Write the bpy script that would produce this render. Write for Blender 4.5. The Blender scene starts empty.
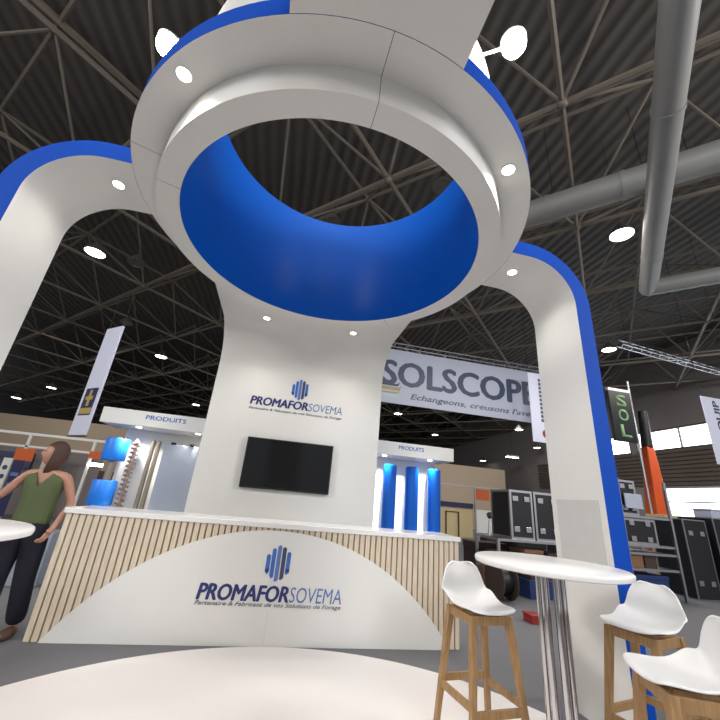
import bpy, bmesh, math, random
from math import sin, cos, pi, radians, sqrt, atan2, hypot
from mathutils import Vector, Matrix
random.seed(7)
SC = bpy.context.scene
COL = SC.collection

# ------------------------------------------------------------------ camera
YAW, PITCH, ROLL, EYE = radians(10.85), radians(21.12), radians(5.18), 1.36
cd = bpy.data.cameras.new('camera'); cam = bpy.data.objects.new('camera', cd); COL.objects.link(cam)
fw = Vector((sin(YAW)*cos(PITCH), cos(YAW)*cos(PITCH), sin(PITCH)))
r0 = Vector((cos(YAW), -sin(YAW), 0)); u0 = r0.cross(fw)
cx = r0*cos(ROLL) + u0*sin(ROLL); cy = -r0*sin(ROLL) + u0*cos(ROLL)
M = Matrix((cx, cy, -fw)).transposed().to_4x4(); M.translation = (0, 0, EYE)
cam.matrix_world = M
cd.sensor_width = 36; cd.lens = 36*365/720; cd.clip_start = .02; cd.clip_end = 300
SC.camera = cam

# ------------------------------------------------------------------ world, hall light, exposure
W = bpy.data.worlds.new('world'); SC.world = W; W.use_nodes = True
bg = W.node_tree.nodes['Background']; bg.inputs[0].default_value = (.93, .96, 1, 1); bg.inputs[1].default_value = .74

def area(name, loc, target, size, power, colr=(1, .96, .9)):
    l = bpy.data.lights.new(name, 'AREA'); l.energy = power; l.size = size; l.color = colr; l.shape = 'DISK'
    o = bpy.data.objects.new(name, l); COL.objects.link(o); o.location = loc
    o.rotation_euler = (Vector(target)-Vector(loc)).to_track_quat('-Z', 'Y').to_euler()
    return o
# light of the hall ceiling lamps, plus added fill lights for legs and walls
area('hall_area_light', (-6, -4, 8.4), (-1, 2, 0), 2.2, 160)
area('hall_area_light', (6, -5, 8.4), (1, 2, 0), 2.2, 160)
area('hall_area_light', (-13, -2.5, 7.6), (2.5, 2.9, 1.5), 2.2, 900)  # added fill light, brightens the inner face of the right leg
area('hall_area_light', (13, -2.5, 7.6), (-2.1, 2.9, 1.5), 2.2, 900)  # added fill light, brightens the inner face of the left leg
area('hall_area_light', (1, -12, 6.5), (0.2, 5, 1.5), 2.2, 520, (.82, .90, 1))  # added cool fill from behind the camera for the back panel
area('hall_area_light', (0.2, -8, 8.4), (0, 2, 1), 2.2, 140)
area('hall_area_light', (0.19, 2.9, 8.6), (.19, 2.9, 0), 1.8, 215)
area('hall_area_light', (-8, 12, 8.4), (-8, 12, 0), 1.8, 130)
area('hall_area_light', (7.5, 8.5, 8.4), (7.5, 8.5, 0), 1.8, 340)
area('hall_area_light', (0, 22, 8.4), (0, 26, 0), 1.8, 600)
area('hall_area_light', (-14, 22, 8.4), (-14, 26, 0), 1.8, 380)
area('hall_area_light', (14, 21, 8.4), (15, 24, 0), 1.8, 600)
area('hall_area_light', (16, 9, 8.4), (18, 11, 0), 1.8, 700)  # added fill light to lift the right hall wall
SC.view_settings.view_transform = 'Standard'; SC.view_settings.look = 'None'
SC.view_settings.gamma = 1; SC.view_settings.use_curve_mapping = False
SC.view_settings.exposure = -0.2

# ------------------------------------------------------------------ materials
def lin(c): return tuple((x/12.92 if x <= .04045 else ((x+.055)/1.055)**2.4) for x in c)
def mat(name, rgb, rough=.5, metal=0, spec=.5, noise=0, nscale=20, bump=0, emit=None, estr=0, coat=0):
    m = bpy.data.materials.new(name); m.use_nodes = True; nt = m.node_tree; b = nt.nodes['Principled BSDF']
    c = (*lin(rgb), 1); b.inputs['Base Color'].default_value = c
    b.inputs['Roughness'].default_value = rough; b.inputs['Metallic'].default_value = metal
    b.inputs['Specular IOR Level'].default_value = spec
    if coat: b.inputs['Coat Weight'].default_value = coat; b.inputs['Coat Roughness'].default_value = .08
    if noise or bump:
        tc = nt.nodes.new('ShaderNodeTexCoord'); n = nt.nodes.new('ShaderNodeTexNoise')
        n.inputs['Scale'].default_value = nscale; n.inputs['Detail'].default_value = 4
        nt.links.new(tc.outputs['Object'], n.inputs['Vector'])
        if noise:
            mx = nt.nodes.new('ShaderNodeMix'); mx.data_type = 'RGBA'
            mx.inputs[6].default_value = (*[x*(1-noise) for x in c[:3]], 1); mx.inputs[7].default_value = (*[min(1, x*(1+noise)) for x in c[:3]], 1)
            nt.links.new(n.outputs['Fac'], mx.inputs[0]); nt.links.new(mx.outputs[2], b.inputs['Base Color'])
        if bump:
            bp = nt.nodes.new('ShaderNodeBump'); bp.inputs['Strength'].default_value = bump; bp.inputs['Distance'].default_value = .01
            nt.links.new(n.outputs['Fac'], bp.inputs['Height']); nt.links.new(bp.outputs['Normal'], b.inputs['Normal'])
    if emit: b.inputs['Emission Color'].default_value = (*lin(emit), 1); b.inputs['Emission Strength'].default_value = estr
    return m

def wood_mat(name, a, b_, scale=6, rough=.5, axis='Z'):
    m = bpy.data.materials.new(name); m.use_nodes = True; nt = m.node_tree; b = nt.nodes['Principled BSDF']
    tc = nt.nodes.new('ShaderNodeTexCoord'); mp = nt.nodes.new('ShaderNodeMapping'); n = nt.nodes.new('ShaderNodeTexNoise')
    mp.inputs['Scale'].default_value = (12, 12, 1.2) if axis == 'Z' else (1.2, 12, 12)
    n.inputs['Scale'].default_value = scale; n.inputs['Detail'].default_value = 6
    r = nt.nodes.new('ShaderNodeValToRGB'); r.color_ramp.elements[0].color = (*lin(a), 1); r.color_ramp.elements[1].color = (*lin(b_), 1)
    r.color_ramp.elements[0].position = .3; r.color_ramp.elements[1].position = .7
    nt.links.new(tc.outputs['Object'], mp.inputs['Vector']); nt.links.new(mp.outputs['Vector'], n.inputs['Vector'])
    nt.links.new(n.outputs['Fac'], r.inputs['Fac']); nt.links.new(r.outputs['Color'], b.inputs['Base Color'])
    b.inputs['Roughness'].default_value = rough
    return m

def roof_mat():
    m = mat('corrugated_roof', (.34, .325, .31), .6, 0, .3)
    nt = m.node_tree; b = nt.nodes['Principled BSDF']
    tc = nt.nodes.new('ShaderNodeTexCoord'); w = nt.nodes.new('ShaderNodeTexWave'); w.bands_direction = 'X'
    w.inputs['Scale'].default_value = .8; w.inputs['Distortion'].default_value = 0
    r = nt.nodes.new('ShaderNodeValToRGB'); r.color_ramp.elements[0].color = (*lin((.30, .285, .275)), 1); r.color_ramp.elements[1].color = (*lin((.365, .35, .335)), 1)
    nt.links.new(tc.outputs['Object'], w.inputs['Vector']); nt.links.new(w.outputs['Fac'], r.inputs['Fac'])
    nt.links.new(r.outputs['Color'], b.inputs['Base Color'])
    bp = nt.nodes.new('ShaderNodeBump'); bp.inputs['Strength'].default_value = 1; bp.inputs['Distance'].default_value = .06
    nt.links.new(w.outputs['Fac'], bp.inputs['Height']); nt.links.new(bp.outputs['Normal'], b.inputs['Normal'])
    return m

MT = {}
MT['white'] = mat('white_laminate', (.89, .885, .87), .38, noise=.015, nscale=3)
MT['white_gloss'] = mat('white_gloss', (.92, .915, .91), .22)
MT['plastic'] = mat('white_plastic', (.92, .92, .92), .35)
MT['floorwhite'] = mat('white_floor_vinyl', (.90, .88, .875), .35, noise=.02, nscale=2)
MT['blue'] = mat('blue_laminate', (.03, .345, .73), .3, spec=.35, noise=.02, nscale=3)
MT['blue_edge'] = mat('blue_edge_laminate', (.04, .29, .70), .6, spec=.12, noise=.02, nscale=3)
MT['seam'] = mat('panel_seam', (.55, .54, .53), .8)
MT['grey_panel'] = mat('grey_panel', (.62, .65, .71), .45, noise=.02, nscale=4)
MT['film'] = mat('frosted_film', (.80, .80, .79), .3, noise=.05, nscale=9)
MT['carpet'] = mat('grey_carpet', (.44, .44, .455), .95, spec=.1, noise=.12, nscale=120, bump=.3)
MT['slat'] = wood_mat('pale_wood_slats', (.80, .74, .65), (.87, .82, .74))
MT['slatgap'] = mat('slat_backing', (.60, .50, .39), .8)
MT['oak'] = wood_mat('oak_legs', (.56, .43, .28), (.67, .53, .36), rough=.45)
MT['chrome'] = mat('chrome', (.80, .79, .80), .12, 1)
MT['alu'] = mat('aluminium', (.72, .72, .74), .35, 1)
MT['black'] = mat('black_plastic', (.05, .05, .06), .4)
MT['screen'] = mat('tv_screen', (.03, .03, .05), .1, spec=.35)
MT['navy'] = mat('navy_ink', (.15, .19, .42), .5)
MT['lightblue'] = mat('light_blue_ink', (.36, .48, .72), .5)
MT['midblue'] = mat('mid_blue_ink', (.22, .42, .74), .5)
MT['slate'] = mat('slate_ink', (.24, .27, .38), .5)
MT['greyink'] = mat('grey_ink', (.42, .43, .47), .5)
MT['steelframe'] = mat('painted_steel_tube', (.44, .405, .365), .55, noise=.08, nscale=3)
MT['duct'] = mat('galvanised_duct', (.55, .55, .545), .5, .1, noise=.08, nscale=2)
MT['roof'] = roof_mat()
MT['beige'] = mat('beige_partition', (.66, .59, .51), .8, noise=.03, nscale=1)
MT['darkwall'] = mat('dark_hall_cladding', (.16, .15, .15), .8, noise=.1, nscale=1)
MT['greywall'] = mat('grey_hall_cladding', (.48, .46, .46), .8, noise=.1, nscale=1)
MT['louvre'] = mat('brown_louvre', (.33, .28, .25), .6)
MT['lamp'] = mat('lamp_glow', (1, 1, 1), .5, emit=(1, .98, .93), estr=14)
MT['flood'] = mat('flood_glow', (1, 1, 1), .5, emit=(1, .99, .97), estr=60)
MT['down'] = mat('downlight_glow', (1, 1, 1), .5, emit=(1, .97, .9), estr=14)
MT['lampbody'] = mat('lamp_housing', (.45, .45, .44), .4, .6)
MT['sky'] = mat('daylit_glass', (.95, .97, 1), .3, emit=(.93, .97, 1), estr=6)
MT['backlit'] = mat('backlit_panel', (.95, .97, 1), .4, emit=(.95, .98, 1), estr=1.35)
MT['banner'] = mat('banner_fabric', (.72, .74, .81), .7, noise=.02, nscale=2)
MT['bannerpale'] = mat('banner_fabric_pale', (.88, .89, .97), .7, noise=.02, nscale=2)  # plain paler fabric, no emission
MT['gold'] = mat('gold_ink', (.66, .6, .42), .6)
MT['green'] = mat('green_ink', (.44, .62, .40), .6)
MT['palegreen'] = mat('pale_green_ink', (.72, .80, .76), .6)
MT['yellow'] = mat('yellow_ink', (.72, .64, .34), .6)
MT['violet'] = mat('dark_violet_ink', (.17, .15, .32), .6)
MT['red'] = mat('red_plastic', (.55, .13, .12), .5)
MT['orange'] = mat('orange_paint', (.80, .31, .09), .5, noise=.06, nscale=6)
MT['signorange'] = mat('orange_sign_print', (.82, .38, .16), .6)
MT['case'] = mat('black_case_laminate', (.09, .09, .12), .5, noise=.1, nscale=8)
MT['box'] = mat('cardboard', (.52, .38, .28), .8, noise=.06, nscale=9)
MT['darkbox'] = mat('dark_carton', (.26, .2, .18), .8)
MT['bluebox'] = mat('blue_crate_plastic', (.10, .19, .40), .5)
MT['tan'] = mat('tan_board', (.80, .72, .55), .7, noise=.03, nscale=4)
MT['skin'] = mat('skin', (.72, .53, .45), .55)
MT['hair'] = mat('brown_hair', (.27, .17, .12), .55, noise=.2, nscale=40)
MT['top'] = mat('olive_fabric', (.33, .37, .24), .85, noise=.08, nscale=30)
MT['trousers'] = mat('navy_trousers', (.07, .07, .13), .85)
MT['shoe'] = mat('brown_shoe', (.35, .26, .22), .5)
MT['boothgrey'] = mat('brownish_grey_board', (.47, .44, .44), .7, noise=.05, nscale=3)
MT['paper'] = mat('cream_paper', (.93, .86, .66), .7)
MT['lips'] = mat('lips', (.62, .32, .30), .5)
MT['bluefoam'] = mat('blue_sleeve', (.12, .50, .93), .4)
MT['steel'] = mat('drill_steel', (.62, .58, .52), .35, .8)
MT['auger'] = mat('auger_rod', (.66, .58, .53), .5, .2)

# ------------------------------------------------------------------ mesh helpers
def B(): return bmesh.new()
def box(bm, x0, x1, y0, y1, z0, z1, mi=0):
    vs = [bm.verts.new((x, y, z)) for z in (z0, z1) for y in (y0, y1) for x in (x0, x1)]
    for f in ((0, 2, 3, 1), (4, 5, 7, 6), (0, 1, 5, 4), (2, 6, 7, 3), (0, 4, 6, 2), (1, 3, 7, 5)):
        bm.faces.new([vs[i] for i in f]).material_index = mi
    return vs
def tube(bm, p0, p1, r, n=8, r1=None, cap=True, mi=0):
    p0, p1 = Vector(p0), Vector(p1); d = (p1-p0).normalized()
    a = d.orthogonal().normalized(); b = d.cross(a); r1 = r if r1 is None else r1
    A = [bm.verts.new(p0+(a*cos(2*pi*k/n)+b*sin(2*pi*k/n))*r) for k in range(n)]
    Bv = [bm.verts.new(p1+(a*cos(2*pi*k/n)+b*sin(2*pi*k/n))*r1) for k in range(n)]
    for k in range(n): bm.faces.new((A[k], A[(k+1) % n], Bv[(k+1) % n], Bv[k])).material_index = mi
    if cap:
        bm.faces.new(A[::-1]).material_index = mi; bm.faces.new(Bv).material_index = mi
def bar(bm, p0, p1, w, h, up=(0, 0, 1), w1=None, h1=None):
    p0, p1 = Vector(p0), Vector(p1); d = (p1-p0).normalized(); a = d.cross(Vector(up)).normalized(); b = a.cross(d)
    w1 = w if w1 is None else w1; h1 = h if h1 is None else h1
    A = [bm.verts.new(p0+a*sx*w/2+b*sy*h/2) for sx, sy in ((-1, -1), (1, -1), (1, 1), (-1, 1))]
    C = [bm.verts.new(p1+a*sx*w1/2+b*sy*h1/2) for sx, sy in ((-1, -1), (1, -1), (1, 1), (-1, 1))]
    for k in range(4): bm.faces.new((A[k], A[(k+1) % 4], C[(k+1) % 4], C[k]))
    bm.faces.new(A[::-1]); bm.faces.new(C)
def lathe(bm, prof, n=48, c=(0, 0, 0), mi=0, closed=False):
    rings = []
    for r, z in prof:
        rings.append([bm.verts.new((c[0]+r*cos(2*pi*k/n), c[1]+r*sin(2*pi*k/n), c[2]+z)) for k in range(n)] if r > 1e-6 else [bm.verts.new((c[0], c[1], c[2]+z))])
    L = len(rings)
    for i in range(L if closed else L-1):
        a, b = rings[i], rings[(i+1) % L]; m_ = mi[i] if isinstance(mi, (list, tuple)) else mi
        for k in range(n):
            k2 = (k+1) % n
            if len(a) == 1 and len(b) == 1: continue
            if len(a) == 1: f = bm.faces.new((a[0], b[k2], b[k]))
            elif len(b) == 1: f = bm.faces.new((a[k], a[k2], b[0]))
            else: f = bm.faces.new((a[k], a[k2], b[k2], b[k]))
            f.material_index = m_
def mk(name, bm, ms, parent=None, smooth=None, bevel=0, loc=None, recalc=True):
    if recalc: bmesh.ops.recalc_face_normals(bm, faces=bm.faces)
    me = bpy.data.meshes.new(name); bm.to_mesh(me); bm.free()
    for m in (ms if isinstance(ms, (list, tuple)) else [ms]): me.materials.append(MT[m])
    if smooth:
        me.polygons.foreach_set('use_smooth', [True]*len(me.polygons))
        me.set_sharp_from_angle(angle=radians(smooth))
    o = bpy.data.objects.new(name, me); COL.objects.link(o)
    if parent: o.parent = parent
    if loc: o.location = loc
    if bevel:
        b = o.modifiers.new('bevel', 'BEVEL'); b.width = bevel; b.segments = 2; b.limit_method = 'ANGLE'
    return o
def tag(o, label, cat, group=None, kind=None):
    o['label'] = label; o['category'] = cat
    if group: o['group'] = group
    if kind: o['kind'] = kind
    return o
def struct(name, bm, ms, **k):
    o = mk(name, bm, ms, **k); o['kind'] = 'structure'; return o
def empty(name, loc, label, cat, rz=0, group=None):
    o = bpy.data.objects.new(name, None); COL.objects.link(o); o.location = loc; o.rotation_euler = (0, 0, rz)
    return tag(o, label, cat, group)
def copy_thing(o, loc, rz, label):
    def rec(s, par):
        c = s.copy(); COL.objects.link(c); c.parent = par
        for ch in s.children: rec(ch, c)
        return c
    c = rec(o, None); c.location = loc; c.rotation_euler = (0, 0, rz); c['label'] = label
    return c
def text(name, body, ms, parent, x0, x1, z0, z1, y, bold=0, shear=0, vertical=None, space=1, depth=.004, thick=0):
    """lettering in the XZ plane facing -Y, fitted to the rectangle; thickness 3 mm"""
    cu = bpy.data.curves.new(name, 'FONT'); cu.body = body; cu.offset = bold; cu.shear = shear; cu.space_character = space
    cu.extrude = 0.0; cu.resolution_u = 3
    t = bpy.data.objects.new(name, cu); COL.objects.link(t)
    dg = bpy.context.evaluated_depsgraph_get(); me = bpy.data.meshes.new_from_object(t.evaluated_get(dg))
    bpy.data.objects.remove(t); bpy.data.curves.remove(cu)
    if vertical:
        for v in me.vertices:
            x, yy = v.co.x, v.co.y
            v.co.x, v.co.y = (yy, -x) if vertical == 'down' else (-yy, x)
    xs = [v.co.x for v in me.vertices]; ys = [v.co.y for v in me.vertices]
    ax, bx_, ay, by = min(xs), max(xs), min(ys), max(ys)
    for v in me.vertices:
        v.co = Vector((x0+(v.co.x-ax)/(bx_-ax)*(x1-x0), y, z0+(v.co.y-ay)/(by-ay)*(z1-z0)))
    bm = B(); bm.from_mesh(me); bpy.data.meshes.remove(me)
    if thick:
        g0 = bm.verts[:]+bm.edges[:]+bm.faces[:]
        for k, (sx, sz) in enumerate(((-1, 0), (1, 0), (0, .55), (0, -.55))):
            d_ = bmesh.ops.duplicate(bm, geom=g0)
            for g in d_['geom']:
                if isinstance(g, bmesh.types.BMVert): g.co.x += sx*thick; g.co.z += sz*thick; g.co.y -= .0002*(k+1)
    fs = bm.faces[:]
    ex = bmesh.ops.extrude_face_region(bm, geom=fs)
    for g in ex['geom']:
        if isinstance(g, bmesh.types.BMVert): g.co.y -= depth
    return mk(name, bm, ms, parent)

# ------------------------------------------------------------------ the setting
bm = B(); box(bm, -45, 23.3, -14, 62, -.2, 0); struct('floor', bm, 'carpet')
bm = B(); box(bm, -45, 46, -14, 62, 12.1, 12.3); struct('ceiling', bm, 'roof')
bm = B(); box(bm, -45, 46, 61.7, 62, 0, 12.1); struct('wall_far', bm, 'darkwall')
bm = B(); box(bm, -45, 19.6, 30, 30.2, 0, 5.0); struct('wall_back', bm, 'beige')
bm = B()
box(bm, 23, 23.3, -2, 62, 7.15, 12.1); box(bm, 23, 23.3, -2, 62, 3.75, 5.85)
box(bm, 23, 23.3, 18.8, 62, 0, 3.75); box(bm, 23, 23.3, -2, 13.0, 0, 3.75)
box(bm, 23, 23.3, 20.1, 20.55, 5.85, 7.15); box(bm, 23, 23.3, 27.5, 62, 5.85, 7.15)
struct('wall_right', bm, 'greywall')
def window(n, y0, y1, z0, z1, nm):
    bm = B(); e = .09; box(bm, 22.95, 23.1, y0, y1, z0, z0+e); box(bm, 22.95, 23.1, y0, y1, z1-e, z1)
    for k in range(nm+1):
        yy = y0+(y1-y0-e)*k/nm; box(bm, 22.96, 23.09, yy, yy+e*.6, z0+e, z1-e)
    w = struct(n, bm, 'louvre')
    bm = B(); box(bm, 23.12, 23.16, y0+.01, y1-.01, z0+.01, z1-.01); mk('pane', bm, 'sky', w)
window('window_1', 6, 20.1, 5.85, 7.15, 5); window('window_2', 20.55, 27.5, 5.85, 7.15, 3)
bm = B(); e = .12
box(bm, 22.95, 23.1, 13.0, 18.8, 3.63, 3.75); box(bm, 22.95, 23.1, 13, 13.1, 0, 3.63); box(bm, 22.95, 23.1, 18.7, 18.8, 0, 3.63); box(bm, 22.95, 23.1, 13.1, 18.7, 2.85, 2.93)
d = struct('door_1', bm, 'alu')
bm = B(); box(bm, 23.12, 23.16, 13.0, 18.8, 0, 3.63); mk('pane', bm, 'sky', d)
bm = B()
for k in range(9): box(bm, 22.86, 22.99, -2, 29.9, 3.8+.23*k, 3.8+.23*k+.14)
struct('trim_1', bm, 'louvre')

# space frame under the roof
PU, PV, P = 6.2, -.24, 4.06
zb, zt, q2 = 9.36, 11.44, 1/sqrt(2)
def UV(u, v, z): return Vector(((u-v)*q2, (u+v)*q2, z))
def seen(p):
    return -32 < p.x < 24+max(0, p.y-25)*.6 and -3 < p.y < 58 and abs(p.x-.19*p.y) < 8+1.25*max(p.y, 0)
frame = bpy.data.objects.new('roof_space_frame', None); COL.objects.link(frame)
tag(frame, 'pale steel tube space frame spanning under the dark corrugated hall roof', 'space frame', kind='structure')
RI = range(-11, 15); RJ = range(-8, 20)
def nb(i, j): return UV(PU+P*i, PV+P*j, zb)
def ntp(i, j): return UV(PU+P*(i+.5), PV+P*(j+.5), zt)
for nm, fn, r in (('bottom_chord', nb, .06), ('top_chord', ntp, .06)):
    for i in RI:
        bm = B(); c = 0
        for j in RJ:
            a, b = fn(i, j), fn(i, j+1)
            if nm == 'top_chord' and a.y > 16: continue
            if seen(a) or seen(b): tube(bm, a, b, r, 6); c += 1
            if (seen(a) or seen(b)) and nm == 'bottom_chord' and i % 2 == 0: tube(bm, a+Vector((.22, .22, .3)), b+Vector((.22, .22, .3)), .05, 6)
        if c: mk(nm, bm, 'steelframe', frame, smooth=40)
        else: bm.free()
    for j in RJ:
        bm = B(); c = 0
        for i in RI:
            a, b = fn(i, j), fn(i+1, j)
            if seen(a) or seen(b):
                if nm == 'top_chord' and a.y > 16: continue
                tube(bm, a, b, r, 6); c += 1
                if nm == 'top_chord' and j == 2: tube(bm, a+Vector((.2, -.2, .0)), b+Vector((.2, -.2, .0)), .1, 6)
        if c: mk(nm, bm, 'steelframe', frame, smooth=40)
        else: bm.free()
for i in RI:
    bm = B(); c = 0
    for j in RJ:
        n = ntp(i, j)
        for a in (nb(i, j), nb(i+1, j), nb(i, j+1), nb(i+1, j+1)):
            if seen(a): tube(bm, n, a, .04, 6); c += 1
    if c: mk('diagonal_brace', bm, 'steelframe', frame, smooth=40)
    else: bm.free()
for i in RI:
    bm = B(); c = 0
    for j in RJ:
        for p_ in (nb(i, j), ntp(i, j)):
            if seen(p_): bmesh.ops.create_icosphere(bm, subdivisions=1, radius=.13, matrix=Matrix.Translation(p_)); c += 1
    if c: mk('node_joint', bm, 'steelframe', frame, smooth=60)
    else: bm.free()

# ventilation ducts
def duct(label, pts, r, collars=()):
    d = empty('ventilation_duct', pts[0], label, 'duct', group=None)
    bm = B()
    o = Vector(pts[0])
    for a, b in zip(pts, pts[1:]): tube(bm, Vector(a)-o, Vector(b)-o, r, 28)
    for p_ in pts[1:-1]: bmesh.ops.create_uvsphere(bm, u_segments=28, v_segments=14, radius=r*1.005, matrix=Matrix.Translation(Vector(p_)-o))
    mk('duct_pipe', bm, 'duct', d, smooth=40)
    for a, b in collars:
        bm = B(); a, b = Vector(a)-o, Vector(b)-o; tube(bm, a, b, r*1.05, 28); mk('duct_collar', bm, 'duct', d, smooth=40)
    for f_ in (.2, .8):
        a = Vector(pts[0]).lerp(Vector(pts[1]), f_)-o
        bm = B(); tube(bm, a+Vector((0, 0, r*.9)), (a.x, a.y, 12.1-o.z), .008, 6); mk('hanger_rod', bm, 'black', d)
    return d
def uz(u, v, z): return tuple(UV(u, v, z))
duct('long grey round duct running away overhead to an elbow at far right', [uz(-4, -1.56, 8.2), uz(12.6, -1.87, 8.2), uz(12.6, -9, 8.2)], .24,
     [(uz(k, -1.72-.0187*(k-4.5), 8.2), uz(k+.1, -1.722-.0187*(k-4.5), 8.2)) for k in (3.5, 6.2, 10.8)])
duct('short capped grey duct crossing behind the long round duct', [uz(8.62, 1.1, 8.9), uz(8.62, -3.4, 8.9)], .33,
     [(uz(8.62, k, 8.9), uz(8.62, k-.1, 8.9)) for k in (.4, -1.2)])

# hall lamps
def hall_lamp(loc, r, label, lit=True):
    t = empty('hall_lamp', loc, label, 'lamp', group='round lamps hanging under the hall roof')
    bm = B(); lathe(bm, [(r*.25, r*1.2), (r*.45, r*.9), (r*.95, r*.25), (r, 0), (r*.93, 0), (r*.9, r*.2), (r*.2, r*.8)], 20); mk('reflector', bm, 'lampbody', t, smooth=50)
    bm = B(); lathe(bm, [(0, r*.05), (r*.9, r*.05), (r*.9, r*.18), (0, r*.18)], 20); mk('lens', bm, 'lamp' if lit else 'lampbody', t, smooth=40)
    bm = B(); tube(bm, (0, 0, r*1.1), (0, 0, 12.1-loc[2]), .006, 6); mk('hanger', bm, 'black', t)
    return t
lamps = [((8.03, 6.31, 8.6), .30, 'big bright oval lamp under the ducts at right'),
 ((13.63, 12.37, 8.6), .30, 'bright lamp just right of the blue edge of the right leg'),
 ((-7.3, 12.38, 8.6), .34, 'brightest lamp seen inside the left arch, at its top'),
 ((-7.99, 23.22, 8.6), .36, 'lit lamp right of the tall hanging white banner'),
 ((-17.6, 31.25, 7.4), .34, 'lit lamp left of the hanging white banner, the higher of two'),
 ((-21.0, 33.6, 6.7), .34, 'lit lamp farthest left, just above the beige partition'),
 ((-8.42, 36.77, 8.6), .36, 'lit lamp beside the left edge of the back panel'),
 ((9.37, 29.47, 8.6), .36, 'lit lamp under the left part of the long SOLSCOPE banner'),
 ((15.8, 36.45, 8.6), .36, 'lit lamp between SOLSCOPE banner and right display header'),
 ((16.0, 22.5, 6.93), .28, 'lit lamp close under the right end of the SOLSCOPE banner'),
 ((21.9, 37.5, 6.65), .36, 'small distant lamp above the black flight cases'),
 ((21.6, 28.1, 6.95), .30, 'lit lamp under the narrow banner beside the right leg'),
 ]
for l, r, lb in lamps: hall_lamp(l, r, lb)
for l, r, lb in [((2.83, 6.25, 8.6), .24, 'unlit silver lamp seen through the ring, at its right'), ((.46, 8.27, 8.6), .22, 'unlit silver lamp seen through the ring, low in the middle'),
                 ((-6.2, 12.9, 8.8), .3, 'unlit lamp near the top of the left arch'), ((-8.6, 19.0, 8.8), .3, 'unlit lamp above the top of the tall hanging banner')]:
    hall_lamp(l, r, lb, False)
t = empty('strip_lamp', (20.5, 30.1, 6.2), 'rectangular strip lamp glowing above the black flight cases', 'lamp')
bm = B(); box(bm, -.6, .6, -.15, .15, .05, .2); mk('housing', bm, 'lampbody', t)
bm = B(); tube(bm, (0, 0, .2), (0, 0, 5.9), .02, 6); mk('hanger', bm, 'black', t)
bm = B(); box(bm, -.57, .57, -.13, .13, 0, .05); mk('lens', bm, 'lamp', t)
t = empty('hanging_loudspeaker', (1.02, 4.95, 8.5), 'small black loudspeaker hung from the roof, seen through the ring', 'loudspeaker')
bm = B(); box(bm, -.13, .13, -.13, .13, -.2, .2); mk('cabinet', bm, 'black', t, bevel=.02)
bm = B(); lathe(bm, [(0, 0), (.1, 0), (.11, -.02), (0, -.03)], 16, (0, 0, -.2)); mk('grille', bm, 'lampbody', t)
bm = B(); tube(bm, (0, 0, .2), (0, 0, 3.6), .02, 6); mk('hanger', bm, 'black', t)

# ------------------------------------------------------------------ the stand: round floor, canopy
CX, CY = .19, 2.9
bm = B(); lathe(bm, [(0, 0), (2.36, 0), (2.36, .006), (0, .006)], 160, (.18, 1.915, 0))
tag(mk('round_floor_panel', bm, 'floorwhite', smooth=40), 'large white round floor panel in front of the slatted counter', 'floor panel')

SEAMS = (-88, 52, 199)
canopy = empty('canopy_structure', (CX, CY, 0), 'big white and blue ring canopy on curved legs with a back panel', 'canopy')
ZU, TH, R1, R2, RH = 3.73, .155, 1.734, 1.50, 1.33
bm = B(); lathe(bm, [(R2, ZU), (R1, ZU), (R1, ZU+TH), (R2, ZU+TH)], 128, mi=[0, 1, 0, 0], closed=True)
ring = mk('ring', bm, ['white', 'blue_edge'], canopy, smooth=40)
bm = B(); lathe(bm, [(RH, ZU-.225), (R2, ZU-.225), (R2, 5.03), (RH, 5.03)], 128, mi=[0, 0, 0, 1], closed=True)
hoop = mk('ring_tube', bm, ['white', 'blue'], canopy, smooth=40); hoop['label'] = 'deep drum, white outside and blue inside'
for a in SEAMS:
    bm = B()
    a = radians(a); d = Vector((cos(a), sin(a), 0)); s = Vector((-sin(a), cos(a), 0)); z0 = ZU-.225
    path = [(RH, z0-.0012), (R2+.0012, z0-.0012), (R2+.0012, ZU-.0012), (R1, ZU-.0012)]
    L_ = [[bm.verts.new(d*r_+s*w+Vector((0, 0, z_))) for r_, z_ in path] for w in (-.0025, .0025)]
    for k in range(3): bm.faces.new((L_[0][k], L_[0][k+1], L_[1][k+1], L_[1][k]))
    mk('panel_seam', bm, 'seam', ring)

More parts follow.
